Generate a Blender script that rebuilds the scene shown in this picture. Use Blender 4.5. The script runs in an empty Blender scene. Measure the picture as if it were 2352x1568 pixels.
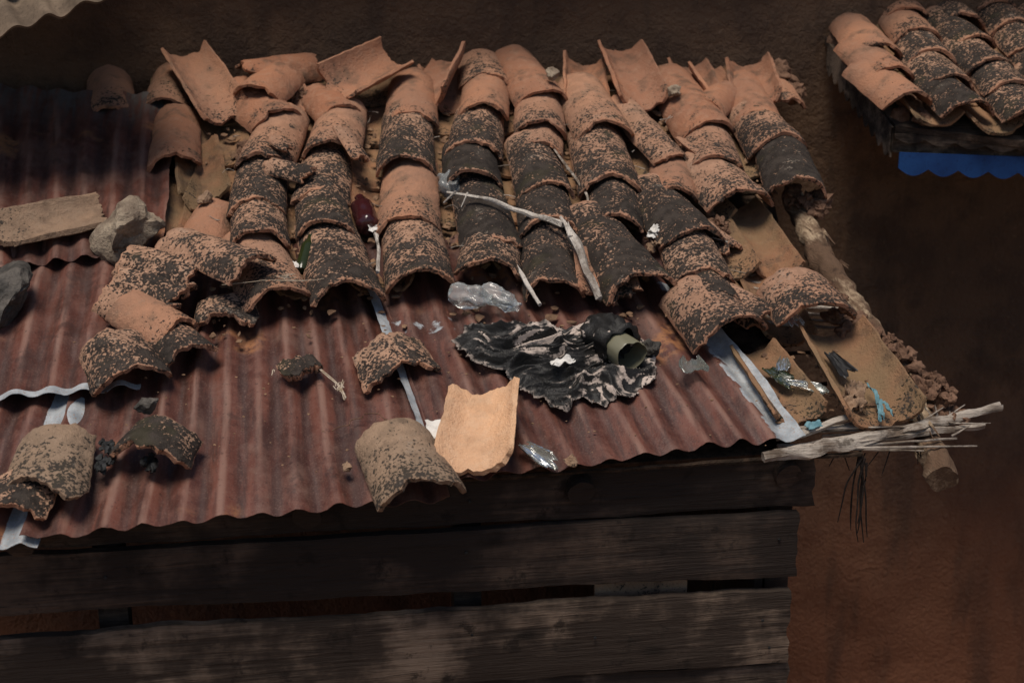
import bpy, math, random, bmesh
from mathutils import Vector, Matrix, noise as mn
random.seed(7)
rad=math.radians
sc=bpy.context.scene
AL=rad(20)
S=Vector((0,math.cos(AL),math.sin(AL))); N=Vector((0,-math.sin(AL),math.cos(AL)))
def P(u,v,h=0.0): return Vector((u,0,0))+S*v+N*h
MR=Matrix(((1,0,0,0),(0,S.y,N.y,0),(0,S.z,N.z,0),(0,0,0,1)))

# ------------------------------------------------------------ node helpers
class NT:
    def __init__(s,name,rough=.85,spec=.3):
        s.m=bpy.data.materials.new(name); s.m.use_nodes=True; s.t=s.m.node_tree
        s.b=s.t.nodes['Principled BSDF']; s.b.inputs['Roughness'].default_value=rough
        s.b.inputs['Specular IOR Level'].default_value=spec
        s.co=s.t.nodes.new('ShaderNodeTexCoord').outputs['Object']
    def set(s,sock,v):
        if hasattr(v,'is_output'): s.t.links.new(v,sock)
        else:
            if isinstance(v,tuple) and len(v)==3 and sock.type=='RGBA': v=v+(1,)
            sock.default_value=v
    def node(s,t,**k):
        n=s.t.nodes.new(t)
        for a,b in k.items(): setattr(n,a,b)
        return n
    def map(s,scale=(1,1,1),rot=(0,0,0)):
        n=s.node('ShaderNodeMapping'); s.t.links.new(s.co,n.inputs[0]); n.inputs['Scale'].default_value=scale; n.inputs['Rotation'].default_value=rot; return n.outputs[0]
    def noise(s,scale,detail=3,rough=.55,vec=None,dist=0.0):
        n=s.node('ShaderNodeTexNoise'); s.t.links.new(vec or s.co,n.inputs['Vector'])
        n.inputs['Scale'].default_value=scale; n.inputs['Detail'].default_value=detail; n.inputs['Roughness'].default_value=rough; n.inputs['Distortion'].default_value=dist
        return n.outputs['Fac']
    def vor(s,scale,vec=None,feature='F1'):
        n=s.node('ShaderNodeTexVoronoi',feature=feature); s.t.links.new(vec or s.co,n.inputs['Vector']); n.inputs['Scale'].default_value=scale; return n.outputs['Distance']
    def math(s,op,a,b=0.0,clamp=False):
        n=s.node('ShaderNodeMath',operation=op,use_clamp=clamp); s.set(n.inputs[0],a); s.set(n.inputs[1],b); return n.outputs[0]
    def ss(s,x,a,b,lo=0.0,hi=1.0):
        n=s.node('ShaderNodeMapRange',interpolation_type='SMOOTHSTEP'); s.set(n.inputs[0],x)
        n.inputs[1].default_value=a; n.inputs[2].default_value=b; n.inputs[3].default_value=lo; n.inputs[4].default_value=hi; return n.outputs[0]
    def mix(s,f,a,b,mode='MIX'):
        n=s.node('ShaderNodeMix',data_type='RGBA',blend_type=mode); s.set(n.inputs[0],f); s.set(n.inputs[6],a); s.set(n.inputs[7],b); return n.outputs[2]
    def attr(s,name):
        n=s.node('ShaderNodeAttribute',attribute_name=name); q=s.node('ShaderNodeSeparateColor'); s.t.links.new(n.outputs['Color'],q.inputs[0]); return q.outputs[0],q.outputs[1],q.outputs[2]
    def col(s,c): s.set(s.b.inputs['Base Color'],c)
    def rough(s,c): s.set(s.b.inputs['Roughness'],c)
    def bump(s,h,strength=.5,dist=.002):
        n=s.node('ShaderNodeBump'); n.inputs['Strength'].default_value=strength; n.inputs['Distance'].default_value=dist
        s.set(n.inputs['Height'],h); s.t.links.new(n.outputs[0],s.b.inputs['Normal'])

def tile_mat(name,base1,base2,base3,speck,darkc=(.021,.018,.016),cover=.20,dirt=.75):
    k=NT(name,.95,.15); r,g,b=k.attr('tv')
    n1=k.noise(150,3,.62); n2=k.noise(17,4,.6); n3=k.noise(6,3); n4=k.noise(420,2,.7); n5=k.noise(45,3); n6=k.noise(75,2)
    c=k.mix(b,base1,base2); c=k.mix(k.ss(n3,.35,.65),c,base3); c=k.mix(k.ss(n5,.4,.75,0,.3),c,speck)
    c=k.mix(k.ss(n2,.48,.70,0,dirt),c,(.10,.062,.043))
    c=k.mix(k.ss(n4,.5,.72,0,.4*min(1,dirt*1.4)),c,(.13,.07,.043))
    D=k.math('ADD',k.math('ADD',k.math('MULTIPLY',r,.80),cover),k.math('MULTIPLY',k.math('SUBTRACT',n2,.5),1.25))
    D=k.math('ADD',D,k.math('MULTIPLY',k.math('SUBTRACT',b,.45),k.math('MULTIPLY',r,.38)))
    D=k.math('SUBTRACT',D,k.math('MULTIPLY',g,k.math('MULTIPLY',k.math('SUBTRACT',1.15,r),1.0)))
    n16=k.math('ADD',k.math('MULTIPLY',n1,.66),k.math('MULTIPLY',n6,.34))
    nn=k.math('ADD',k.math('MULTIPLY',k.math('SUBTRACT',n16,.5),2.7),.55)
    mask=k.ss(k.math('SUBTRACT',D,nn),-.15,.09)
    c=k.mix(k.math('MULTIPLY',r,.85,True),c,k.mix(k.ss(n5,.35,.65),speck,tuple(q*.6 for q in speck)))
    dk=k.mix(k.ss(k.noise(34,3),.4,.68),darkc,(.048,.039,.033))
    dk=k.mix(k.ss(n4,.52,.7,0,.5),dk,(.085,.068,.056))
    moss=k.ss(k.noise(9,3),.56,.7,0,.4); dk=k.mix(moss,dk,(.042,.040,.018))
    c=k.mix(k.math('MULTIPLY',mask,.98),c,dk)
    lich=k.math('MULTIPLY',k.ss(k.noise(13,5,.7),.60,.66,0,.5),k.ss(n1,.46,.54)); c=k.mix(k.math('MULTIPLY',lich,r),c,(.30,.25,.20)); k.col(c)
    h=k.math('ADD',k.math('MULTIPLY',n1,1.1),k.math('ADD',k.math('MULTIPLY',n4,.5),k.math('ADD',k.math('MULTIPLY',mask,.35),n5)))
    k.bump(h,1.0,.0035); return k.m
M_tile=tile_mat('clay_tile',(.42,.185,.10),(.34,.145,.08),(.30,.14,.085),(.48,.31,.21))
M_pan=tile_mat('clay_tile_mossy',(.33,.16,.085),(.25,.12,.065),(.19,.12,.065),(.34,.23,.13),(.03,.026,.015))
M_fresh=tile_mat('clay_tile_fresh',(.74,.44,.25),(.70,.40,.23),(.62,.37,.22),(.70,.5,.34),cover=.05,dirt=.2)
M_tan=tile_mat('clay_tile_tan',(.36,.225,.14),(.31,.19,.12),(.23,.15,.10),(.34,.25,.175),(.05,.040,.031))

def rust_mat():
    k=NT('rusty_corrugated_iron',.55,.4); r,g,b=k.attr('tv')
    fine=k.noise(260,3,.7); med=k.noise(30,5,.65); big=k.noise(5,5,.65)
    st=k.noise(1,5,.65,k.map((42,5,5)),.3); st2=k.noise(1,4,.6,k.map((26,3,3)),.2)
    c=k.mix(k.ss(st2,.35,.65),(.078,.026,.018),(.138,.048,.032))
    c=k.mix(k.ss(med,.42,.68,0,.6),c,(.155,.060,.041))
    c=k.mix(k.ss(st,.42,.66,0,.85),c,(.044,.019,.015))
    c=k.mix(k.ss(big,.5,.66,0,.65),c,(.16,.088,.066))
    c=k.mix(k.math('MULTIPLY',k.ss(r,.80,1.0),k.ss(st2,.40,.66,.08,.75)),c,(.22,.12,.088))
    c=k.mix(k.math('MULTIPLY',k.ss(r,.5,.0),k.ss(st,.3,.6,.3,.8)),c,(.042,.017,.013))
    orange=k.math('MULTIPLY',k.ss(k.noise(4,3),.59,.69),k.ss(med,.4,.6)); c=k.mix(orange,c,(.27,.115,.048))
    c=k.mix(k.ss(fine,.5,.72,0,.4),c,(.21,.125,.095))
    c=k.mix(k.ss(k.noise(130,2),.64,.70,0,.6),c,(.03,.013,.010))
    c=k.mix(k.ss(k.noise(11,5,.7),.58,.65,0,.6),c,(.05,.024,.019))
    gm=k.math('ADD',g,k.math('MULTIPLY',k.math('SUBTRACT',k.noise(22,4,.6),.5),1.0)); gm=k.ss(gm,.46,.56)
    gc=k.mix(k.ss(med,.3,.7),(.40,.42,.43),(.22,.24,.255)); gc=k.mix(k.ss(fine,.56,.7),gc,(.3,.17,.1))
    c=k.mix(gm,c,gc)
    top=k.math('MULTIPLY',k.ss(b,.7,1.0),k.ss(st,.38,.62)); c=k.mix(top,c,(.11,.10,.09))
    k.col(c); k.rough(k.ss(med,.3,.7,.40,.66)); k.bump(k.math('ADD',fine,k.math('MULTIPLY',med,1.2)),.5,.0015); return k.m
M_rust=rust_mat()
def wood_mat(name,dark,light,bias=.5,axis=0,sc_=1.0):
    k=NT(name,.85,.25)
    s=[40,40,40]; s[axis]=2.2; s=[q*sc_ for q in s]
    g=k.noise(1,6,.7,k.map(tuple(s)),.9); big=k.noise(3.4*sc_,5,.65); f=k.noise(1,4,.7,k.map(tuple(q*4 for q in s)))
    kn=k.vor(1.0,k.map(tuple(6 if i!=axis else 2.5 for i in range(3))))
    c=k.mix(k.ss(k.math('ADD',k.math('MULTIPLY',g,.35),k.math('MULTIPLY',big,.85)),bias,bias+.2),dark,light)
    c=k.mix(k.ss(f,.52,.72,0,.65),c,tuple(q*.35 for q in dark)); c=k.mix(k.ss(kn,.14,.03),c,tuple(q*.4 for q in dark))
    c=k.mix(k.ss(k.noise(13,5,.7),.56,.66,0,.8),c,tuple(q*.45 for q in dark))
    k.col(c); k.bump(k.math('ADD',g,k.math('MULTIPLY',f,.7)),1.0,.005); return k.m
M_plank=wood_mat('weathered_plank',(.038,.026,.019),(.22,.155,.11),.565)
M_plank2=wood_mat('weathered_plank_dark',(.026,.018,.014),(.10,.066,.047),.565)
M_pole=wood_mat('pale_bark',(.12,.07,.042),(.50,.37,.24),.52,1,1.6)
M_stick=wood_mat('bleached_stick',(.15,.11,.08),(.48,.41,.34),.48,0,2.5)
M_branch=wood_mat('bleached_branch',(.24,.20,.165),(.60,.54,.47),.45,1,2.0)
def simple(name,c1,c2,scale,rough=.85,spec=.3,bd=.003,bs=.6,fine=120):
    k=NT(name,rough,spec); a=k.noise(scale,5,.65); f=k.noise(fine,3,.6)
    c=k.mix(k.ss(a,.35,.65),c1,c2); c=k.mix(k.ss(f,.5,.75,0,.5),c,tuple(q*.5 for q in c1)); k.col(c); k.bump(k.math('ADD',a,k.math('MULTIPLY',f,.6)),bs,bd); return k.m
M_mud=simple('dried_mud',(.10,.055,.036),(.20,.115,.075),40,.95,.1,.006,1)
M_deck=simple('dark_earth_and_sticks',(.02,.014,.010),(.06,.038,.025),30,.95,.1,.006,1)
M_stone=simple('grey_brown_stone',(.17,.125,.09),(.34,.27,.195),18,.9,.2,.008,1,150)
M_dstone=simple('dark_stone',(.04,.036,.031),(.11,.095,.08),25,.8,.3,.006,1,90)
M_char=simple('charcoal',(.008,.008,.008),(.03,.03,.03),60,.7,.3)
M_white=simple('white_scrap',(.72,.69,.64),(.55,.51,.46),20,.8,.2,.001,.3)
M_blue=simple('blue_paint',(.004,.030,.12),(.008,.05,.17),8,.6,.3,.001,.3)
M_bluerag=simple('pale_blue_cloth',(.09,.19,.22),(.17,.30,.33),60,.9,.1)
M_string=simple('pale_fibre',(.5,.42,.33),(.36,.27,.18),90,.9,.1)
M_dark=simple('dark_fibre',(.012,.010,.009),(.03,.022,.018),90,.9,.1)
M_scratch=simple('charcoal_line',(.035,.024,.018),(.06,.04,.03),30,.95,.05)
M_redcap=simple('red_plastic',(.30,.03,.03),(.2,.02,.02),30,.4,.5)
M_ground=simple('packed_earth',(.13,.075,.045),(.2,.12,.075),1.5,.95,.1,.02,.6,30)
M_asb=simple('weathered_fibre_cement',(.10,.072,.05),(.18,.13,.09),14,.9,.2,.002,.6)
M_debris=simple('roof_debris_mat',(.12,.07,.045),(.28,.17,.1),60,.95,.1)
def wall_mat():
    k=NT('mud_plaster',.95,.12)
    a=k.noise(1.1,5,.6); b=k.noise(7,6,.7); f=k.noise(60,4,.7); v=k.noise(1,4,.6,k.map((7,7,1.2)))
    c=k.mix(k.ss(a,.35,.65),(.165,.10,.062),(.11,.068,.044)); c=k.mix(k.ss(b,.42,.62,0,.8),c,(.08,.051,.036))
    z=k.node('ShaderNodeSeparateXYZ'); k.t.links.new(k.co,z.inputs[0])
    zz=k.math('ADD',z.outputs[2],k.math('MULTIPLY',k.math('SUBTRACT',a,.5),1.2))
    c=k.mix(k.ss(zz,-.5,-1.7,0,.85),c,(.25,.10,.052))
    c=k.mix(k.ss(v,.5,.68,0,.5),c,(.055,.038,.029)); c=k.mix(k.ss(f,.58,.74,0,.4),c,(.22,.15,.10))
    k.col(c); k.bump(k.math('ADD',k.math('MULTIPLY',b,1.8),f),.9,.015); return k.m
M_wall=wall_mat()
def glass(name,col,rough=.06,tr=1.0,ior=1.45):
    k=NT(name,rough,.5); k.b.inputs['Transmission Weight'].default_value=tr; k.b.inputs['IOR'].default_value=ior
    f=k.noise(30,4,.6); k.col(k.mix(k.ss(f,.45,.7,0,.5),col,tuple(q*.7 for q in col))); k.rough(k.ss(f,.4,.7,rough,rough+.25)); return k.m
M_clear=glass('clear_plastic',(.80,.82,.80),.06,.8,1.35); M_green=glass('green_glass',(.03,.04,.012),.06,.3); M_jar=glass('dusty_glass',(.20,.185,.12),.3,.15)
k=NT('dark_red_plastic',.18,.6); k.col(k.mix(k.noise(20),(.022,.005,.006),(.05,.011,.012))); M_redb=k.m
def cloth_mat():
    k=NT('dusty_black_cloth',.7,.3); r,g,b=k.attr('tv')
    f=k.noise(300,2); w=k.noise(9,4,.65); m=k.noise(120,3,.6)
    mask=k.ss(k.math('ADD',k.math('MULTIPLY',r,.75),k.math('MULTIPLY',k.math('SUBTRACT',m,.5),.8)),.42,.56)
    mask=k.math('MULTIPLY',mask,k.ss(w,.46,.55))
    rim=k.math('MULTIPLY',k.ss(g,.95,.99),k.ss(m,.42,.55)); mask=k.math('MAXIMUM',mask,k.math('MULTIPLY',rim,.6))
    c=k.mix(mask,k.mix(f,(.006,.0055,.005),(.022,.020,.018)),(.48,.39,.33))
    k.col(c); k.rough(k.ss(mask,0,1,.55,.9)); k.bump(k.math('ADD',f,k.math('MULTIPLY',m,2)),.5,.002); return k.m
M_cloth=cloth_mat()

# ------------------------------------------------------------ mesh helpers
class MB:
    def __init__(s): s.v=[];s.f=[];s.c=[]
    def add(s,v,f,c=None):
        o=len(s.v); s.v+=v; s.f+=[tuple(i+o for i in q) for q in f]; s.c+=(c if c else [(0,0,0)]*len(v))
    def build(s,name,mat,parent=None,ang=38):
        me=bpy.data.meshes.new(name); me.from_pydata([tuple(q) for q in s.v],[],s.f); me.validate()
        bm=bmesh.new(); bm.from_mesh(me); bmesh.ops.recalc_face_normals(bm,faces=bm.faces); bm.to_mesh(me); bm.free()
        if len(me.vertices)==len(s.c):
            ca=me.color_attributes.new('tv','FLOAT_COLOR','POINT')
            ca.data.foreach_set('color',[x for q in s.c for x in (q[0],q[1],q[2],1.0)])
        me.polygons.foreach_set('use_smooth',[True]*len(me.polygons)); me.set_sharp_from_angle(angle=rad(ang))
        me.materials.append(mat); o=bpy.data.objects.new(name,me); sc.collection.objects.link(o)
        if parent: o.parent=parent
        return o
def empty(name,loc=(0,0,0)):
    o=bpy.data.objects.new(name,None); sc.collection.objects.link(o); o.empty_display_size=.1; return o
def nz(x,y,z=0): return mn.noise(Vector((x,y,z)))

def tile(mb,M,L=.32,w=.15,dark=.5,inv=False,phi=70,th=.012,jt=.012,jh=.010,taper=.12,hue=None,broken=0.0,twist=0.0,nx=20,ny=17):
    sd=random.uniform(0,500); ph=rad(phi); b=random.random() if hue is None else hue
    vs=[];cs=[]
    for layer in (0,1):
        for j in range(ny+1):
            tj=j/ny
            for i in range(nx+1):
                s=i/nx*2-1; a=s*ph
                yt=jt*(nz(s*2.2,sd)+.6*nz(s*6,sd+9)+.35*nz(s*14,sd+3))+broken*(nz(s*1.3,sd+40)*1.2+.6*nz(s*3.7,sd+44)+.25*nz(s*9,sd+2))
                yh=L+jh*(nz(s*2.2,sd+20)+.5*nz(s*7,sd+29))+broken*.6*nz(s*1.5,sd+60)+broken*.3*nz(s*6,sd+61)
                yt+=.012*abs(s)**6
                y=yt+(yh-yt)*tj
                ww=w*(1-taper*y/L); r=ww/2/math.sin(min(ph,1.45))
                rr=r-(th if layer else 0)
                rr+=.0035*nz(s*2.2+sd,y*16,layer*5)+.0018*nz(s*8+sd,y*55,layer*5)
                edge=(j in(0,ny) or i in (0,nx))
                if edge: rr+=(-.0022 if not layer else .0018)
                aa=a+ (.05*nz(y*14,sd+7)+.03*nz(y*50,sd+7) if i in(0,nx) else 0)
                x=rr*math.sin(aa); z=rr*math.cos(aa)-r*math.cos(ph)
                z+=twist*x*(tj-.5)
                if inv: z=-z+ r*(1-math.cos(ph))
                p=Vector((x,y,z)); vs.append(M@p)
                d=dark
                if edge or layer: d=dark*(.25 if (j==0) else .5)
                cs.append((d,max(0,y/L),b))
    n=(nx+1)*(ny+1); f=[]
    for j in range(ny):
        for i in range(nx):
            q=j*(nx+1)+i
            f.append((q,q+1,q+nx+2,q+nx+1)); f.append((n+q,n+q+nx+1,n+q+nx+2,n+q+1))
    for i in range(nx):
        f.append((i,n+i,n+i+1,i+1)); q=ny*(nx+1)+i; f.append((q,q+1,n+q+1,n+q))
    for j in range(ny):
        q=j*(nx+1); f.append((q,q+nx+1,n+q+nx+1,n+q)); q+=nx; f.append((q,n+q,n+q+nx+1,q+nx+1))
    mb.add(vs,f,cs)
def TM(u,v,h,rot=0,pitch=0,roll=0,base=MR,cy=0.0):
    return Matrix.Translation(P(u,v,h))@base@Matrix.Rotation(rad(rot),4,'Z')@Matrix.Rotation(rad(pitch),4,'X')@Matrix.Rotation(rad(roll),4,'Y')@Matrix.Translation((0,-cy,0))

def tube(mb,pts,rads,ns=9,rough=.12,freq=30,col=(0,0,0)):
    pts=[Vector(p) for p in pts]; P2=[];R2=[]
    for i in range(len(pts)-1):
        seg=max(2,int((pts[i+1]-pts[i]).length/.015)); seg=min(seg,60)
        for k in range(seg):
            t=k/seg; P2.append(pts[i].lerp(pts[i+1],t)); R2.append(rads[i]*(1-t)+rads[i+1]*t)
    P2.append(pts[-1]); R2.append(rads[-1])
    for _ in range(2):
        P2=[P2[0]]+[(P2[i-1]+P2[i]*2+P2[i+1])/4 for i in range(1,len(P2)-1)]+[P2[-1]]
    sd=random.uniform(0,99); vs=[];f=[]
    P2=[p+Vector((nz(i*.35,sd),nz(i*.35,sd+5),nz(i*.35,sd+9)))*R2[i]*rough*2 for i,p in enumerate(P2)]
    for i,p in enumerate(P2):
        t=(P2[min(i+1,len(P2)-1)]-P2[max(i-1,0)]).normalized()
        a=t.cross(Vector((.13,.2,1))).normalized()
        if a.length<.5: a=Vector((1,0,0))
        b=t.cross(a)
        for k in range(ns):
            an=2*math.pi*k/ns; r=R2[i]*(1+rough*2*nz(math.cos(an)*1.5+sd,math.sin(an)*1.5,i*.02*freq*.3))
            vs.append(p+a*math.cos(an)*r+b*math.sin(an)*r)
    m=len(P2)
    for i in range(m-1):
        for k in range(ns):
            f.append((i*ns+k,i*ns+(k+1)%ns,(i+1)*ns+(k+1)%ns,(i+1)*ns+k))
    f.append(tuple(range(ns))[::-1]); f.append(tuple((m-1)*ns+k for k in range(ns)))
    mb.add(vs,f,[col]*len(vs))
def rock(mb,c,size,sub=3,amp=.35,flat=True,seed=None):
    sd=random.uniform(0,99) if seed is None else seed
    bm=bmesh.new(); bmesh.ops.create_icosphere(bm,subdivisions=sub,radius=1)
    vs=[]
    cuts=[Vector((random.gauss(0,1),random.gauss(0,1),random.gauss(0,1))).normalized() for _ in range(9)]
    for v in bm.verts:
        p=v.co.copy()
        if flat:
            for q in cuts:
                d=p.dot(q)-.62
                if d>0: p-=q*d
        p*=1+amp*mn.noise(p*1.3+Vector((sd,0,0)))+amp*.35*mn.noise(p*4+Vector((sd,5,0)))+amp*.16*mn.noise(p*11+Vector((sd,5,0)))
        vs.append(c+MR.to_3x3()@Vector((p.x*size[0],p.y*size[1],p.z*size[2])))
    f=[tuple(v.index for v in q.verts) for q in bm.faces]; bm.free(); mb.add(vs,f)
def lathe(mb,M,prof,ns=24,crump=0.0,cap0=True,cap1=False,sq=1.0):
    sd=random.uniform(0,99); vs=[];f=[]
    for j,(r,y) in enumerate(prof):
        for k in range(ns):
            an=2*math.pi*k/ns; rr=r*(1+crump*nz(math.cos(an)*2+sd,math.sin(an)*2,y*25)*1.6)
            vs.append(M@Vector((rr*math.cos(an),y+crump*.02*nz(math.cos(an)*2+sd,math.sin(an)*2),rr*math.sin(an)*sq)))
    for j in range(len(prof)-1):
        for k in range(ns): f.append((j*ns+k,j*ns+(k+1)%ns,(j+1)*ns+(k+1)%ns,(j+1)*ns+k))
    if cap0: f.append(tuple(range(ns)))
    if cap1: f.append(tuple((len(prof)-1)*ns+k for k in range(ns)))
    mb.add(vs,f)
def sheet(name,cor,nw,h,parent,mat=M_rust,amp=.0072,normal=N,galv=None,top=0.0,dents=.010,nv=70,ragged=.008,phase=0.0,thick=.0012,wob=0.0):
    TL,TR,BR,BL=[Vector(c)+normal*h for c in cor]
    nu=int(nw*12); sd=random.uniform(0,99); vs=[];cs=[];f=[]
    for L in (0,1):
        for j in range(nv+1):
            t=j/nv
            for i in range(nu+1):
                s=i/nu
                rag=ragged*(nz(s*9,sd)+.6*nz(s*30,sd)+.3*nz(s*90,sd)); tt=t+ (rag if j==0 else 0)
                le=ragged*1.3*(nz(t*8,sd+5)+.4*nz(t*30,sd+5)); ss=s+(le if i in(0,nu) else 0)
                a=BL.lerp(BR,ss); b=TL.lerp(TR,ss); p=a.lerp(b,tt)
                wv=math.cos(2*math.pi*(s*nw+phase+wob*nz(t*2,sd+8)+.11*nz(s*nw*.7,t*3,sd+2)))
                fl=1+.6*nz(s*nw*.45,t*2.5,sd)
                dn=dents*(nz(s*nw*.35+sd,t*3)+.5*nz(s*nw*.8+sd,t*7)) + (.006*nz(s*nw*1.1,sd+3) if t<.08 else 0)*(1-t/.08)
                p=p+normal*(amp*wv*fl+dn-(thick if L else 0))
                vs.append(p); g=galv(s,t) if galv else 0
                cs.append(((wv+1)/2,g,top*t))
    n=(nu+1)*(nv+1)
    for j in range(nv):
        for i in range(nu):
            q=j*(nu+1)+i; f.append((q,q+1,q+nu+2,q+nu+1)); f.append((n+q,n+q+nu+1,n+q+nu+2,n+q+1))
    for i in range(nu):
        f.append((i,n+i,n+i+1,i+1)); q=nv*(nu+1)+i; f.append((q,q+1,n+q+1,n+q))
    for j in range(nv):
        q=j*(nu+1); f.append((q,q+nu+1,n+q+nu+1,n+q)); q+=nu; f.append((q,n+q,n+q+nu+1,q+nu+1))
    mb=MB(); mb.add(vs,f,cs); return mb.build(name,mat,parent,60)
def board(mb,x0,x1,zt0,zt1,zb0,zb1,Y,th=.025,nx=110,nz_=10,bow=.004,er=1.0):
    sd=random.uniform(0,99); vs=[];f=[]
    for L in (0,1):
        for j in range(nz_+1):
            for i in range(nx+1):
                s=i/nx;t=j/nz_; x=x0+(x1-x0)*s
                if i==nx: x+=.010*nz(t*5,sd)+.006*nz(t*15,sd)
                zt=zt0+(zt1-zt0)*s+er*(.007*nz(x*3,sd)+.004*nz(x*11,sd)+.002*nz(x*40,sd)); zb=zb0+(zb1-zb0)*s+er*(.007*nz(x*3,sd+9)+.004*nz(x*11,sd+9)+.002*nz(x*40,sd+9))
                z=zb+(zt-zb)*t
                y=Y+L*th+bow*nz(x*2,z*4,sd)+.0015*nz(x*6,z*60,sd)+(.003 if (L==0 and j in (0,nz_)) else 0)
                vs.append(Vector((x,y,z)))
    n=(nx+1)*(nz_+1)
    for j in range(nz_):
        for i in range(nx):
            q=j*(nx+1)+i; f.append((q,q+1,q+nx+2,q+nx+1)); f.append((n+q,n+q+nx+1,n+q+nx+2,n+q+1))
    for i in range(nx):
        f.append((i,n+i,n+i+1,i+1)); q=nz_*(nx+1)+i; f.append((q,q+1,n+q+1,n+q))
    for j in range(nz_):
        q=j*(nx+1); f.append((q,q+nx+1,n+q+nx+1,n+q)); q+=nx; f.append((q,n+q,n+q+nx+1,q+nx+1))
    mb.add(vs,f)
def boxv(mb,a,b):
    (x0,y0,z0),(x1,y1,z1)=a,b
    vs=[Vector((x,y,z)) for z in (z0,z1) for y in (y0,y1) for x in (x0,x1)]
    mb.add(vs,[(0,1,3,2),(4,6,7,5),(0,4,5,1),(2,3,7,6),(0,2,6,4),(1,5,7,3)])

# ------------------------------------------------------------ shed
shed=empty('wooden_shed')
def slab(name,pts,h0,h1,mat,parent):
    mb=MB(); n=len(pts); vs=[P(u,v,h0) for u,v in pts]+[P(u,v,h1) for u,v in pts]
    f=[tuple(range(n)),tuple(range(2*n-1,n-1,-1))]+[(i,(i+1)%n,n+(i+1)%n,n+i) for i in range(n)]
    mb.add(vs,f); return mb.build(name,mat,parent)
slab('roof_deck',[(-1.9,1.5),(.98,1.5),(.80,.5),(.74,.42),(.70,-.02),(.52,-.08),(.50,-.42),(-1.9,-.42)],-.03,-.016,M_deck,shed)
def c4(l): return [P(*q) for q in l]
sheet('corrugated_sheet_under',c4([(-1.35,-.08),(-.92,-.08),(-1.0,-.565),(-1.35,-.55)]),5.5,.000,shed,galv=lambda s,t:(.75 if (s>.8 or .38<s<.5) else .25))
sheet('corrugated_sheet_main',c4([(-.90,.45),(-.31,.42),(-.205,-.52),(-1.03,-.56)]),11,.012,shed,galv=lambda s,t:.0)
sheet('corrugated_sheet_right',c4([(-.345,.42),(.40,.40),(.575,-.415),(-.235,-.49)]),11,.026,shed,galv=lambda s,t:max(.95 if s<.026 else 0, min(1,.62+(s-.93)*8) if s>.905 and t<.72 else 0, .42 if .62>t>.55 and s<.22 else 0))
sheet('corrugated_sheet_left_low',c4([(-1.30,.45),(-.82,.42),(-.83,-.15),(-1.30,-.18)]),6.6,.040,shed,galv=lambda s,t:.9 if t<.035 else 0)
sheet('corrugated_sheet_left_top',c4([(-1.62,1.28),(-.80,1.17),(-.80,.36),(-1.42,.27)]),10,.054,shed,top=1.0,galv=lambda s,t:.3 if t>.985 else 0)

cols={
'A':[(-.79,.74,.155,.12,.33,2)],
'B':[(-.51,.94,.175,.12,.28,28),(-.56,.71,.17,.5,0,None),(-.58,.48,.165,.8,0,None),(-.57,.32,.16,.75,0,None),(-.53,.09,.175,.5,0,None)],
'C':[(-.34,.96,.14,.05,.2,18),(-.38,.75,.165,.45,0,None),(-.42,.52,.165,.8,0,None),(-.41,.36,.155,.85,0,None),(-.37,.09,.18,.8,0,None)],
'D':[(-.15,.92,.165,.22,.33,None),(-.19,.65,.165,.8,0,None),(-.21,.37,.18,.32,0,None),(-.20,.125,.185,.72,0,None)],
'E':[(.09,1.14,.165,.48,.30,-2),(.05,.93,.165,.2,0,None),(0,.73,.165,.72,0,None),(-.02,.57,.165,.95,0,None),(-.01,.27,.17,.85,0,None),(-.04,.155,.165,.85,0,None)],
'F':[(.24,1.01,.17,.12,.40,6),(.20,.83,.165,.45,0,None),(.18,.73,.15,.5,0,None),(.16,.50,.165,.8,0,None),(.14,.32,.16,.95,0,None),(.11,.07,.16,.8,0,None)],
'G':[(.38,.80,.185,.48,.36,2),(.34,.52,.185,.65,0,None),(.31,.34,.16,.8,0,None),(.32,.05,.20,.8,0,12)],
'H':[(.54,.65,.125,.6,.42,8),(.50,.49,.145,.25,0,None),(.50,.27,.185,.8,0,8),(.48,.10,.17,.85,0,None),(.47,-.01,.16,.75,0,None),(.49,-.13,.21,.6,.22,8)],
'I':[(.68,.81,.175,.08,.42,0),(.65,.61,.175,.5,0,None),(.67,.44,.195,.6,0,10)],
'J':[(.85,.89,.16,.12,.32,-4),(.86,.72,.19,.6,0,None),(.83,.47,.175,.9,0,None)],
}
mb=MB()
for k,l in cols.items():
    for i,(u,v,w,dk,L,rot) in enumerate(l):
        if i>0:
            up=l[i-1]
            if not L: L=(up[1]-v)+.10
            r2=math.degrees(math.atan2(-(up[0]-u),(up[1]-v)))
            if rot is None: rot=r2*.8
        elif rot is None:
            rot=math.degrees(math.atan2(-(u-l[1][0]),(v-l[1][1])))*.7
        rot+=random.uniform(-4,4)
        lift=.060+random.uniform(-.006,.008)
        tile(mb,TM(u,v,lift,rot,-math.degrees(math.atan(.022/L)),random.uniform(-6,6)),L,w*random.uniform(.94,1.02),dk,phi=random.uniform(66,82),broken=.020 if random.random()<.5 else 0.008,twist=random.uniform(-.15,.15))
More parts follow.
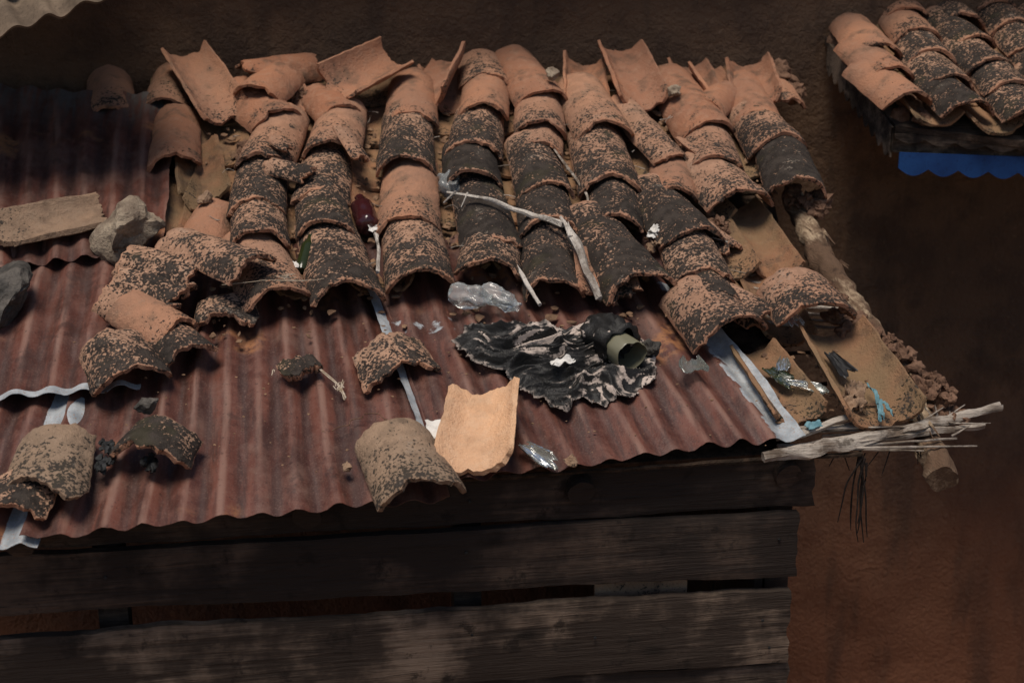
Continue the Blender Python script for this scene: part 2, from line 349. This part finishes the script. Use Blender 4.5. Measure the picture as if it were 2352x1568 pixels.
for (u,v,h,rot,pit,rol,L,w,dk,br) in [(-.60,1.18,.09,-60,-6,8,.22,.15,.05,.03),(-.58,1.02,.10,-25,-4,0,.2,.16,.1,.04),(-.98,1.08,.02,5,0,0,.3,.15,.35,0),(-.83,1.10,.03,-5,0,0,.28,.15,.35,0),
    (-.73,.33,.03,-12,0,0,.24,.13,.25,.02),(.98,1.02,.04,0,0,0,.25,.12,.3,.02),
    (.70,-.10,.075,4,-3,0,.17,.21,.6,.02),(.60,-.05,.05,30,-3,0,.16,.12,.6,.02),(.60,.28,.03,18,-3,0,.16,.09,.6,.03),(.70,.95,.07,-35,-6,0,.2,.13,.1,.03),
    (-.31,.68,.09,25,20,50,.12,.09,.6,.02),(-.49,.70,.12,35,5,20,.07,.06,.5,.02),(-.44,.60,.10,60,0,0,.12,.08,.75,.02),(.62,.66,.08,20,0,50,.12,.06,.5,.02)]:
    tile(mb,TM(u,v,h,rot,pit,rol),L,w,dk,broken=br)
mb.build('clay_cover_tiles',M_tile,shed)
mb=MB()
for (u0,u1,vt,vb) in [(-.66,-.69,1.1,.35),(-.42,-.49,1.2,.15),(-.24,-.30,1.2,.2),(-.03,-.11,1.25,.2),(.15,.06,1.25,.2),(.31,.22,1.25,.2),(.46,.40,1.2,.15),(.60,.57,1.2,.05),(.78,.74,1.2,.62),(-.80,-.80,1.1,.9)]:
    v=vt
    while v>vb-.02:
        t=(vt-v)/(vt-vb+1e-6); u=u0+(u1-u0)*t
        tile(mb,TM(u+random.uniform(-.008,.008),v-.05,-.004+.012,math.degrees(math.atan2(-(u0-u1),(vt-vb)))+random.uniform(-5,5),-4),.34,.175,random.choice([.1,.3,.5,.6]),inv=True,phi=55,broken=.014,nx=12,ny=12)
        v-=.24
for (u,v,h,rot,pit,rol,L,w,dk,ph) in [
    (.71,.21,-.01,3,0,0,.34,.145,.2,62),(.655,.09,-.02,12,0,0,.3,.13,.25,58),(.66,-.05,-.02,0,0,0,.3,.14,.3,58),
    (.58,-.36,.0,8,0,0,.26,.14,.5,70),(.76,-.385,.0,4,2,0,.32,.20,.5,70),
    (-.71,.62,.02,6,0,0,.3,.14,.1,60),(-.76,.48,.0,4,0,0,.3,.12,.2,60)]:
    tile(mb,TM(u,v,h,rot,pit,rol),L,w,dk,inv=True,phi=ph,broken=.015)
mb.build('clay_pan_tiles',M_pan,shed)
mb=MB()
for (u,v,h,rot,pit,rol,L,w,dk,ph) in [
    (-.66,1.00,.05,22,10,0,.32,.16,.62,64),(-.36,1.09,.08,-52,6,12,.24,.17,.35,70),(-.08,1.04,.05,-22,8,-38,.26,.16,.25,62),
    (.53,1.00,.06,3,7,0,.30,.165,.22,70),(.36,1.02,.03,-8,6,10,.27,.15,.3,66),(.72,1.05,.02,-3,5,0,.24,.15,.3,66),(.89,1.03,.04,-8,5,-12,.23,.16,.3,66),
    (-.48,1.05,.03,15,5,0,.24,.15,.35,66),(.17,1.07,.01,0,5,0,.28,.15,.35,66),(.80,1.06,.02,8,5,12,.20,.14,.35,66),(.0,1.08,.01,10,5,0,.24,.14,.35,66)]:
    tile(mb,TM(u,v,h,rot,pit,rol),L,w,dk,inv=True,phi=ph,broken=.014,jh=.014)
mb.build('displaced_pan_tiles',M_tile,shed)

mb=MB()
tube(mb,[P(.875,.62,-.01),P(.855,.30,-.01),P(.872,0,-.01),P(.888,-.28,-.025),P(.865,-.50,-.045)],[.028,.033,.028,.026,.033],28,.15,90)
mb.build('verge_pole',M_pole,shed)
mb=MB()
for i in range(26):
    v=random.uniform(-.48,.5); uu=.868+random.uniform(-.022,.022); h=random.uniform(.008,.02); l=random.uniform(.03,.09)
    tube(mb,[P(uu,v,h),P(uu+random.gauss(0,.008),v-l,h+random.uniform(-.008,.014))],[.0045,.001],5,.4)
mb.build('pole_splinters',M_pole,shed)
mb=MB()
for u,l in ((-.49,-.47),(.085,-.45),(.545,-.44),(-1.05,-.5)): tube(mb,[P(u,.6,-.06),P(u,l,-.068)],[.028,.030],14,.06)
mb.build('rafters',M_plank2,shed)
mb=MB()
tube(mb,[P(.47,-.455,.005),P(.62,-.43,.0),P(.80,-.395,.005),P(1.06,-.335,.01)],[.010,.015,.013,.009],10,.4)
tube(mb,[P(.50,-.435,.0),P(.72,-.41,.0),P(1.0,-.385,.0)],[.008,.010,.006],8,.35)
for i in range(14):
    u0=random.uniform(.5,.66); v0=random.uniform(-.44,-.36); tube(mb,[P(u0,v0,random.uniform(-.02,.012)),P(u0+random.uniform(.22,.36),v0+random.uniform(-.03,.04),random.uniform(-.02,.02))],[.0038,.002],6,.3)
for i in range(12):
    p=P(.90+random.gauss(0,.02),-.37+random.gauss(0,.02),.0); tube(mb,[p,p+Vector((random.gauss(.02,.03),random.gauss(0,.02),random.gauss(.02,.02)))],[.003,.001],5,.3)
tube(mb,[P(.56,-.40,.015),P(.68,-.37,.03)],[.009,.007],7,.2)
for v in (.215,.185,.155,.115,.09,.06,.035,.01): tube(mb,[P(.60,v+.03,-.006),P(.80+random.uniform(-.03,.03),v-.014,-.002)],[.005,.0035],6,.3)
mb.build('eave_sticks',M_stick,shed)
mb=MB()
for i in range(16):
    v=1.35-i*.12; tube(mb,[P(-.85,v,-.012),P(.80 if v>.5 else .7,v+.01,-.012)],[.006,.005],6,.2)
mb.build('roof_laths',M_deck,shed)
mb=MB()
for (u,v,h,s) in [(.91,-.26,.0,.045),(.885,-.17,.02,.035),(.885,-.10,.01,.025),(.93,-.33,-.01,.035),(.89,.50,.03,.045),(.87,.56,.02,.04),(.99,1.20,.06,.06),(1.03,1.14,.04,.05),(.80,-.03,.03,.04),(.84,-.05,.02,.035),(.93,-.22,-.01,.03),(.60,.42,.03,.03),(.60,.36,.02,.025),(-.60,.85,.04,.03),(-.45,1.15,.06,.03),(.74,-.02,.10,.02),(.77,-.04,.09,.02),(.92,-.30,.02,.03)]:
    for j in range(7): rock(mb,P(u+random.uniform(-.025,.025),v+random.uniform(-.035,.035),h+random.uniform(-.01,.018)),(s*.5*random.uniform(.6,1.2),s*.5,s*.42),3,.9,False)
mb.build('mud_mortar',M_mud,shed)
mb=MB()
board(mb,-1.9,.61,-.175,-.17,-.262,-.290,-.375)
board(mb,-1.9,.575,-.272,-.301,-.390,-.452,-.39)
mb.build('plank_wall_upper',M_plank2,shed)
mb=MB()
board(mb,-1.9,.565,-.450,-.485,-.60,-.665,-.395,bow=.006,er=1.5)
board(mb,-1.9,.575,-.612,-.675,-.80,-.84,-.38)
mb.build('plank_wall_lower',M_plank,shed)
mb=MB()
board(mb,-1.9,.575,-.80,-.86,-1.1,-1.1,-.385); board(mb,-1.9,.57,-1.11,-1.11,-1.5,-1.5,-.39); board(mb,-1.9,.57,-1.51,-1.51,-1.95,-1.95,-.385); board(mb,-1.9,.57,-1.96,-1.96,-2.45,-2.45,-.39)
for x in (.55,-.15,-.9): boxv(mb,(x-.03,-.33,-2.45),(x+.03,-.27,-.19))
for i in range(6):
    y0=-.33+i*.30; boxv(mb,(.50,y0,-2.45),(.525,y0+.285,-.16+(y0+.33)*.33))
mb.build('plank_wall_base',M_plank2,shed)
mb=MB(); boxv(mb,(.13,-.345,-.62),(.34,-.335,-.40)); mb.build('gap_lit_piece',M_tan,shed)  # pale piece behind the plank gap, its colour standing in for a lit stretch
# nail heads on the planks
mb=MB()
for (x,z,Y) in [(.53,-.23,-.378),(.53,-.36,-.393),(.50,-.55,-.401),(.52,-.62,-.399),(-.15,-.23,-.378),(-.16,-.34,-.393),(-.15,-.53,-.401),(-.9,-.34,-.393),(.12,-.56,-.401)]:
    rock(mb,Vector((x,Y,z)),(.004,.003,.004),1,.2,False)
mb.build('nail_heads',M_char,shed)

# ------------------------------------------------------------ walls, ground, eave
mb=MB(); X0,X1,Z0,Z1=-6,7,-2.5,1.9; nx,nzz=300,100; vs=[]
def wy_(x,z): return 1.48+.03*nz(x*1.3,z*1.3)+.016*nz(x*5,z*5,3)+.006*nz(x*14,z*14,3)
for j in range(nzz+1):
    for i in range(nx+1):
        x=X0+(X1-X0)*i/nx; z=Z0+(Z1-Z0)*j/nzz; vs.append(Vector((x,wy_(x,z),z)))
f=[(j*(nx+1)+i,j*(nx+1)+i+1,(j+1)*(nx+1)+i+1,(j+1)*(nx+1)+i) for j in range(nzz) for i in range(nx)]
mb.add(vs,f); w=mb.build('mud_wall',M_wall)
md=w.modifiers.new('s','SOLIDIFY'); md.thickness=.25; md.offset=-1
# faint charcoal drawing of a hut on the wall
mb=MB()
def wl(*pts):
    q=[]
    for (a,b),(c,d) in zip(pts,pts[1:]):
        for t in range(8): x=a+(c-a)*t/8; z=b+(d-b)*t/8; q.append(Vector((x,wy_(x,z)-.001,z)))
    tube(mb,q,[.0022]*len(q),5,.4)
bx,bz=1.68,-.15
wl((bx-.14,bz-.02),(bx-.08,bz+.05),(bx,bz+.075),(bx+.12,bz+.06),(bx+.18,bz-.01)); wl((bx-.15,bz-.03),(bx,bz-.015),(bx+.19,bz-.03))
for a in (-.13,-.04,.0,.07,.12,.16): wl((bx+a,bz-.03),(bx+a+.005,bz-.14-.05*abs(math.sin(a*40))))
wl((bx-.05,bz-.09),(bx+.02,bz-.085)); wl((bx+.06,bz-.12),(bx+.16,bz-.115)); wl((bx-.14,bz-.19),(bx+.17,bz-.2))
mb.build('charcoal_drawing',M_scratch,w)
mb=MB()
n=40; vs=[Vector(((i/n-.5)*200,(j/n-.5)*200,-2.45+.02*nz(i*1.0,j*1.0))) for j in range(n+1) for i in range(n+1)]
mb.add(vs,[(j*(n+1)+i,j*(n+1)+i+1,(j+1)*(n+1)+i+1,(j+1)*(n+1)+i) for j in range(n) for i in range(n)]); mb.build('ground',M_ground)
eave=empty('unseen_shade_eave')  # unseen overhang above the frame, added and placed to shade the wall
sheet('shade_eave_sheet',[Vector((-5,2.2,1.80)),Vector((6,2.2,1.80)),Vector((6,1.00,1.22)),Vector((-5,1.00,1.22))],140,0,eave,amp=.01,normal=Vector((0,-.39,.92)),nv=8)

# ------------------------------------------------------------ second tiled roof
r2=empty('tiled_lean_to_roof')
O=Vector((1.20,.67,.375))
def TM2(u,v,h,rot=0,pitch=0,roll=0): return Matrix.Translation(O+Vector((u,0,0))+S*v+N*h)@MR@Matrix.Rotation(rad(rot),4,'Z')@Matrix.Rotation(rad(pitch),4,'X')@Matrix.Rotation(rad(roll),4,'Y')
mb=MB()
for c in range(7):
    u=.03+c*.160; v=0.0-c*.055; i=0
    top=.32 if c==0 else .85
    while v<top:
        dk=(.22 if c==0 else .4 if c==1 and v>.3 else .82)
        tile(mb,TM2(u+random.uniform(-.012,.012)+.01*i,v,.05,random.uniform(-8,8),-4),.27,.165,dk,phi=70,broken=.012,nx=14,ny=12); v+=.155; i+=1
mb.build('cover_tiles',M_tile,r2)
mb=MB()
for c in range(7):
    v=-.04-c*.055
    while v<.75:
        tile(mb,TM2(.105+c*.16,v,.01,random.uniform(-4,4),-3),.26,.16,.6,inv=True,phi=55,nx=10,ny=8); v+=.17
mb.build('pan_tiles',M_pan,r2)
def pq(a,b,c): return O+Vector((a,0,0))+S*b+N*c
mb=MB()
def slab3(mb,pts,d):
    n=len(pts); vs=pts+[p+d for p in pts]; mb.add(vs,[tuple(range(n)),tuple(range(2*n-1,n-1,-1))]+[(i,(i+1)%n,n+(i+1)%n,n+i) for i in range(n)])
slab3(mb,[pq(-.02,.85,0),pq(1.2,.85,0),pq(1.2,-.38,0),pq(-.0,-.0,0)],N*-.02)
slab3(mb,[pq(0,0.01,-.022),pq(1.2,-.30,-.022),pq(1.2,-.30,-.022)+Vector((0,0,-.07)),pq(0,.01,-.022)+Vector((0,0,-.06))],Vector((0,.03,0)))
mb.build('eave_board',M_plank,r2)
def scallop(mb,a,b,hgt,wave,depth,off,t=.006):
    a=Vector(a);b=Vector(b);L=(b-a).length; n=int(L/.006); vs=[]
    d=(b-a).normalized(); nn=Vector((d.y,-d.x,0)).normalized()
    for k in (0,1):
        for i in range(n+1):
            s=L*i/n; p=a+d*s+nn*(t*k+off)
            z=hgt+depth*abs(math.sin(math.pi*s/wave))
            vs.append(p); vs.append(p-Vector((0,0,z)))
    m=2*(n+1); f=[]
    for i in range(n):
        q=2*i; f+=[(q,q+1,q+3,q+2),(m+q,m+q+2,m+q+3,m+q+1),(q+1,m+q+1,m+q+3,q+3),(q,q+2,m+q+2,m+q)]
    mb.add(vs,f)
mb=MB(); a=pq(0.01,-.02,-.022)+Vector((0,.0,-.045)); b=pq(1.2,-.22,-.022)+Vector((0,0,-.02))
scallop(mb,a,b,.045,.085,.020,.004); mb.build('blue_fascia',M_blue,r2)
mb=MB(); scallop(mb,pq(-.01,.55,-.0),pq(-.01,-.01,-.0),.07,.055,.026,.0)
scallop(mb,pq(0.0,.0,-.022),pq(1.2,-.30,-.022),.012,.085,.014,.003)
mb.build('verge_trim',M_plank,r2)
mb=MB()
for i in range(16): rock(mb,pq(random.uniform(0,.1),.02+i*.035,.01),(.03,.03,.022),2,.7,False)
mb.build('verge_mortar',M_mud,r2)

r3=empty('fibre_cement_roof')
nn=Vector((.25,-.6,.75)).normalized()
sheet('lower_sheet',[(-1.75,1.0,.95),(-1.02,1.0,1.08),(-.80,.48,.795),(-1.45,.48,.575)],8,0,r3,mat=M_asb,amp=.012,normal=nn,thick=.007,nv=20,dents=.003,ragged=.002)
sheet('upper_sheet',[(-1.75,1.05,1.0),(-1.02,1.05,1.13),(-.80,.58,.865),(-1.45,.58,.645)],8,.02,r3,mat=M_asb,amp=.012,normal=nn,thick=.007,nv=20,dents=.003,ragged=.002,phase=.3)

# ------------------------------------------------------------ loose tiles and rocks on the metal
def loose(u,v,h,rot,L,w,dk,mat=M_tile,inv=False,phi=60,pit=0,rol=0,br=.02,name='broken_roof_tile',taper=.12,hue=None,th=.013,flat=0):
    mb=MB(); tile(mb,TM(u,v,h,rot,pit,rol,cy=L/2),L,w,dk,inv=inv,phi=phi,broken=br,taper=taper,hue=hue,th=th,nx=30,ny=28); return mb.build(name,mat)
loose(-1.06,.45,.075,-70,.235,.14,.3,M_tan,True,38,rol=12,br=.03,th=.016)
loose(-.675,.225,.115,44,.28,.14,.7,pit=-8,br=.015,phi=62)
loose(-.79,.23,.07,58,.20,.14,.8,phi=72,pit=-2)
loose(-.82,.165,.055,62,.18,.14,.8,phi=72)
loose(-.85,.12,.04,55,.17,.13,.7,phi=75)
loose(-.81,.055,.05,42,.18,.14,.35,phi=75,br=.015)
loose(-.77,-.01,.04,36,.18,.14,.7,phi=75,br=.015)
loose(-.865,-.09,.04,20,.16,.18,.75,M_tile,phi=74,br=.015)
loose(-.65,.10,.04,5,.09,.155,.85,phi=45,br=.045)
loose(-.28,-.11,.035,15,.13,.19,.78,phi=48,br=.04)
loose(-.49,-.12,.05,20,.055,.10,.85,phi=25,br=.02,th=.02)
loose(-.12,-.385,.05,-13,.235,.175,.0,M_fresh,True,60,pit=4,rol=-14,br=.02,taper=.1,th=.016)
loose(-.285,-.465,.035,14,.20,.19,.50,M_tan,phi=74,br=.02)
loose(-.985,-.40,.04,-4,.18,.175,.55,M_tan,phi=58,br=.03)
loose(-1.04,-.47,.03,-18,.10,.15,.85,phi=50,br=.02)
loose(-.78,-.36,.04,-20,.09,.175,.88,phi=68,br=.02)
loose(.24,.15,.07,-2,.18,.155,.7,inv=True,phi=45,br=.04,pit=6)
def onerock(name,mat,u,v,h,size,amp=.4,flat=True):
    mb=MB(); rock(mb,P(u,v,h),size,4,amp,flat); return mb.build(name,mat,None,28)
onerock('stone',M_stone,-.885,.38,.10,(.080,.080,.065),.5); onerock('stone',M_dstone,-1.15,.15,.09,(.085,.09,.06))
onerock('stone',M_dstone,-.80,-.285,.10,(.026,.018,.02)); onerock('stone',M_dstone,.29,-.13,.06,(.028,.03,.025)); onerock('stone',M_tan,.05,-.47,.045,(.016,.014,.012)); onerock('stone',M_tan,-.405,-.44,.035,(.012,.014,.012))
onerock('stone',M_stone,.27,1.06,.15,(.022,.024,.02)); onerock('stone',M_stone,.62,1.00,.12,(.02,.024,.022)); onerock('stone',M_tan,-.70,.55,.08,(.022,.026,.02))
for (u,v) in ((-.885,-.36),(-.885,-.395),(-.79,-.40)):
    mb=MB()
    for i in range(12): rock(mb,P(u+random.gauss(0,.009),v+random.gauss(0,.014),.035+random.uniform(0,.015)),(.008,.012,.007),2,.8)
    mb.build('charcoal_pieces',M_char)

mb=MB()
for i in range(620):
    u=random.choice([-.66,-.47,-.28,-.08,.09,.26,.43,.58,.75])+random.gauss(0,.03); v=random.uniform(.0,1.25); s=random.uniform(.003,.011)
    if u>.68 and v<.5: continue
    rock(mb,P(u,v,.03+random.uniform(0,.012)),(s*random.uniform(.7,2),s*random.uniform(.7,2),s*.7),1,.6)
for i in range(150):
    s=random.uniform(.0012,.0035); rock(mb,P(random.uniform(-1,.5),random.uniform(-.45,.05),.036),(s*1.4,s,s*.6),1,.6)
for i in range(60):
    u=random.uniform(.52,.86); v=random.uniform(-.36,-.1); s=random.uniform(.003,.008); rock(mb,P(u,v,.02),(s*1.6,s,s*.6),1,.7)
mb.build('roof_debris',M_debris)
mb=MB()
for i in range(60):
    u=random.choice([-.66,-.47,-.28,-.08,.09,.26,.43,.58])+random.gauss(0,.03); v=random.uniform(.05,1.2); p=P(u,v,.05+random.uniform(0,.03)); an=random.uniform(0,6.28); l=random.uniform(.02,.06)
    tube(mb,[p,p+Vector((math.cos(an)*l*.5,math.sin(an)*l*.5,random.gauss(0,.006))),p+Vector((math.cos(an+.3)*l,math.sin(an+.3)*l,random.gauss(0,.008)))],[.0014,.0012,.0006],4,.3)
mb.build('straw_litter',M_stick)

def cloth():
    mb=MB(); na,nr=380,120; vs=[];cs=[];f=[]
    ctrl=[(0,.215),(25,.18),(55,.13),(80,.11),(110,.15),(140,.22),(160,.25),(178,.20),(200,.14),(225,.15),(245,.17),(262,.20),(275,.16),(292,.18),(310,.205),(335,.215),(360,.215)]
    def rr(a):
        for (a0,r0),(a1,r1) in zip(ctrl,ctrl[1:]):
            if a0<=a<=a1:
                t=(a-a0)/(a1-a0); t=t*t*(3-2*t); return r0+(r1-r0)*t
        return .2
    cx,cy=.09,-.125
    for j in range(nr+1):
        q=j/nr
        for i in range(na):
            a=360*i/na; e=min(i,na-i)/na; bl=min(1,e*12)
            R=rr(a)*(1+bl*(.10*nz(a*.07,1)+.07*nz(a*.18,2)+.035*nz(a*.6,2))) if j>0 else 0
            r=R*q; x=cx+r*math.cos(rad(a)); y=cy+r*math.sin(rad(a))*.93
            th_=.8*nz(x*4.5,y*4.5,14)+.3*nz(x*10,y*10,3)
            ca,sa=math.cos(th_),math.sin(th_)
            X=(x-cx)*ca-(y-cy)*sa; Y=(x-cx)*sa+(y-cy)*ca
            wx=X+.03*nz(x*9,y*9,4); wy=Y+.03*nz(x*9,y*9,8)
            n1=nz(wx*5+3,wy*17,1); n2=nz(wx*10,wy*44,6); n3=nz(wx*16,wy*110,2)
            rd=1-abs(n1)*2.8; rd2=1-abs(n2)*2.6; rd3=1-abs(n3)*2.4
            fall=(1-q**6)
            hh=.034+ (.030*max(0,rd)**1.5+.015*max(-.3,rd2)+.005*rd3)*(.4+.6*fall) + .026*math.exp(-((x-.20)**2+(y+.03)**2)/.006) + .012*math.exp(-((x+.08)**2+(y+.03)**2)/.004)
            vs.append(P(x,y,max(hh,.03)))
            st=max(0,1-abs(nz(wx*12+9,wy*75,7))*4)*.6+max(0,rd2)**3*.5+max(0,1-abs(nz(wx*24+9,wy*160,3))*4)*.3
            cs.append((min(1,st),q,0))
    for j in range(nr):
        for i in range(na):
            f.append((j*na+i,j*na+(i+1)%na,(j+1)*na+(i+1)%na,(j+1)*na+i))
    mb.add(vs,f,cs); o=mb.build('discarded_black_cloth',M_cloth,None,180); md=o.modifiers.new('s','SOLIDIFY'); md.thickness=.003; return o
cloth()
jar=empty('broken_glass_jar')
mb=MB(); M=TM(.235,-.185,.085,20,-10,0)
lathe(mb,M,[(.0385,0),(.0400,.003),(.0385,.09),(.034,.12),(.0325,.12),(.036,.085),(.0378,.003),(.0385,.0)],44,.10,False,sq=.88)
lathe(mb,M,[(.037,.085),(.001,.09)],44,0,False,sq=.88); mb.build('jar_body',M_jar,jar)
mb=MB(); lathe(mb,M,[(.041,.045),(.050,.050),(.045,.058),(.056,.066),(.047,.074),(.057,.084),(.048,.096),(.054,.115),(.046,.135),(.035,.16),(.01,.18)],60,.24,False,True)
mb.c=[(max(0,nz(v.x*60,v.y*60,v.z*60))*1.3,0,0) for v in mb.v]; mb.build('cloth_wrap',M_cloth,jar,180)
def bottle(name,mat,M,r,L,cr,neck=True):
    mb=MB(); pr=[(r*.75,0),(r,.012)]+[(r*(1-.05*(i%2)),.012+L*.6*i/8) for i in range(1,9)]+[(r*.85,L*.74),(r*.5,L*.88),(r*.42,L*.92),(r*.45,L)]
    lathe(mb,M,pr,28,cr); return mb.build(name,mat,None,60)
bottle('crushed_plastic_bottle',M_clear,TM(-.135,.10,.075,-112,0,0),.026,.10,.35)
bottle('crushed_plastic_bottle',M_clear,TM(-.060,.105,.075,-125,-8,0),.022,.10,.3)
bottle('dark_red_plastic_bottle',M_redb,TM(-.305,.41,.065,5,0,0),.030,.14,.12)
bottle('green_glass_bottle',M_green,TM(-.475,.235,.06,-14,12,0),.017,.12,.02)
bottle('crushed_plastic_cup',M_clear,TM(-.085,.56,.07,-5,0,0),.026,.07,.4)
def shard(u,v,h,rot,L,w,mat=M_jar,nm='glass_shard',pit=0):
    mb=MB(); tile(mb,TM(u,v,h,rot,pit,0,cy=L/2),L,w,0,phi=60,th=.003,broken=.022,jt=.004,inv=True,taper=.5); return mb.build(nm,mat)
M_shard=glass('clear_shard',(.5,.53,.48),.05,.85)
shard(.37,-.20,.06,-15,.05,.075,M_shard); shard(-.02,-.45,.045,35,.08,.055,M_shard); shard(.57,-.22,.03,30,.07,.05,M_green); shard(.61,-.27,.04,60,.07,.04,M_shard); shard(.59,-.19,.04,-20,.05,.04,M_shard); shard(.645,-.06,.07,10,.05,.05,M_clear)
k=NT('black_film',.45,.3); k.col(k.mix(k.noise(20),(.006,.006,.006),(.025,.023,.022))); M_film=k.m
shard(.71,-.21,.05,10,.08,.05,M_film,'black_plastic_scrap',0)
def scrap(name,mat,u,v,h,sx,sy,am=.006,rot=0):
    mb=MB(); n=16; sd=random.uniform(0,99); vs=[]
    ca,sa=math.cos(rad(rot)),math.sin(rad(rot))
    for j in range(n+1):
        for i in range(n+1):
            x=(i/n-.5)*sx*(1+.35*nz(j*.3,sd));y=(j/n-.5)*sy*(1+.35*nz(i*.3,sd+4)); vs.append(P(u+x*ca-y*sa,v+x*sa+y*ca,h+am*(nz(x*60+sd,y*60)+.5*nz(x*150,y*150,sd))))
    mb.add(vs,[(j*(n+1)+i,j*(n+1)+i+1,(j+1)*(n+1)+i+1,(j+1)*(n+1)+i) for j in range(n) for i in range(n)]); o=mb.build(name,mat,None,180); md=o.modifiers.new('s','SOLIDIFY'); md.thickness=.0015
scrap('white_paper_scrap',M_white,-.205,-.345,.042,.055,.06,.002,5)
scrap('white_paper_scrap',M_white,.08,-.19,.085,.05,.02,.012,10); scrap('white_paper_scrap',M_white,-.50,.25,.07,.04,.03,.01); scrap('white_paper_scrap',M_white,-.29,.40,.07,.03,.03,.01)
for i in range(9): scrap('white_paper_scrap',M_tan if i%3==0 else M_white,.42+random.uniform(-.03,.03),.31+random.uniform(-.03,.03),.05+.004*i,.028,.022,.014,random.uniform(0,180))
for i in range(5): scrap('plaster_lump',M_tan,.715+random.uniform(-.02,.02),-.32+random.uniform(-.02,.02),.035+.006*i,.05,.04,.02,random.uniform(0,90))
for (u,v,a,rt) in ((.768,-.33,.10,10),(.76,-.345,.09,-8),(.752,-.37,.07,-20)): scrap('blue_rag',M_bluerag,u,v,.045,.008,a,.012,rt)
scrap('blue_rag',M_bluerag,.60,-.385,.03,.04,.02,.006,20)
scrap('pink_plastic_scrap',M_redcap,.645,.32,.03,.025,.018,.006)
mb=MB()
tube(mb,[P(-.10,.49,.11),P(-.01,.44,.12),P(.08,.37,.12),P(.165,.285,.13)],[.003,.0055,.006,.009],8,.4)
tube(mb,[P(.160,.31,.14),P(.172,.24,.14),P(.19,.10,.12),P(.20,.02,.10)],[.004,.010,.0095,.007],8,.4)
for i in range(3): tube(mb,[P(.165+.003*i,.22,.14),P(.160+.006*i,.30-.01*i,.145)],[.004,.0008],5,.1)
tube(mb,[P(-.08,.48,.12),P(-.11,.475,.09)],[.003,.002],5)
tube(mb,[P(-.05,.47,.12),P(-.07,.435,.10)],[.003,.001],5)
mb.build('dry_branch',M_branch)
mb=MB(); tube(mb,[P(.035,.20,.08),P(.045,.11,.09),P(.065,.035,.075)],[.004,.005,.005],7,.3); mb.build('dry_twig',M_branch)
mb=MB(); tube(mb,[P(-.29,.40,.06),P(-.285,.29,.075),P(-.30,.19,.08)],[.006,.0045,.005],7,.3); mb.build('dry_twig',M_branch)
mb=MB(); tube(mb,[P(.22,.73,.09),P(.26,.60,.07),P(.27,.50,.08),P(.25,.40,.08)],[.003,.004,.003,.003],6,.3); mb.build('dry_twig',M_stick)
def string(name,mat,n,c,sp,r=.0012,l=6,drop=None):
    mb=MB()
    for i in range(n):
        p=Vector(c)+Vector((random.gauss(0,sp[0]),random.gauss(0,sp[1]),0)); pts=[]
        for j in range(l):
            pts.append(P(p.x,p.y,p.z+random.uniform(0,.006))); p=p+Vector((random.gauss(0,sp[0]),random.gauss(0,sp[1]),0))
        tube(mb,pts,[r]*l,5,0)
    return mb.build(name,mat)
mb=MB()
for i in range(2): tube(mb,[P(-.46,-.11,.05),P(-.43,-.145+random.gauss(0,.004),.04),P(-.405,-.175,.036),P(-.395,-.22,.036)],[.0014]*4,5,.3)
mb.build('pale_string',M_string)
string('pale_string',M_string,12,(-.405,-.19,.035),(.003,.009),.001); string('pale_string',M_string,1,(-.55,-.12,.035),(.003,.010))
string('brown_string',M_mud,2,(-.37,-.26,.032),(.016,.008),.0012,8); string('pale_string',M_string,7,(-.53,.11,.125),(.022,.006),.0007,6)
mb=MB()
for i in range(7):
    p=P(.70+random.gauss(0,.006),-.44+random.gauss(0,.01),-.02); pts=[p]
    for j in range(5): p=p+Vector((random.gauss(0,.006),random.gauss(0,.005),-random.uniform(.02,.05))); pts.append(p)
    tube(mb,pts,[.003,.0025,.002,.002,.0018,.001],6,.2)
for i in range(8):
    p=P(.62+random.uniform(0,.25),-.43,-.02); tube(mb,[p,p+Vector((random.gauss(0,.02),0,-random.uniform(.02,.06)))],[.0015,.001],5)
mb.build('hanging_cords',M_dark)

# ------------------------------------------------------------ light, world, camera
SE,SA=72,215
w=bpy.data.worlds.new('World'); sc.world=w; w.use_nodes=True; t=w.node_tree
bg=t.nodes['Background']; sk=t.nodes.new('ShaderNodeTexSky'); sk.sky_type='NISHITA'; sk.sun_disc=False; sk.sun_elevation=rad(SE); sk.sun_rotation=rad(SA)
t.links.new(sk.outputs[0],bg.inputs[0]); bg.inputs[1].default_value=.075
sl=bpy.data.lights.new('sun','SUN'); sl.energy=3.3; sl.angle=rad(26); sl.color=(1,.92,.82)
so=bpy.data.objects.new('sun',sl); sc.collection.objects.link(so)
sd=Vector((math.sin(rad(SA))*math.cos(rad(SE)),math.cos(rad(SA))*math.cos(rad(SE)),math.sin(rad(SE))))
so.rotation_euler=sd.to_track_quat('Z','Y').to_euler(); so.location=sd*10
cd=bpy.data.cameras.new('camera'); cam=bpy.data.objects.new('camera',cd); sc.collection.objects.link(cam); sc.camera=cam
th,ya=rad(17),rad(9); F=Vector((math.sin(ya)*math.cos(th),math.cos(ya)*math.cos(th),-math.sin(th)))
cam.location=-3.3*F; cam.rotation_euler=(rad(90-17),0,-ya)
cd.lens=50; cd.sensor_width=36; cd.clip_end=500; cd.clip_start=.05
cd.dof.use_dof=True; cd.dof.focus_distance=3.2; cd.dof.aperture_fstop=4.0
sc.view_settings.view_transform='Standard'; sc.view_settings.look='None'; sc.view_settings.exposure=0
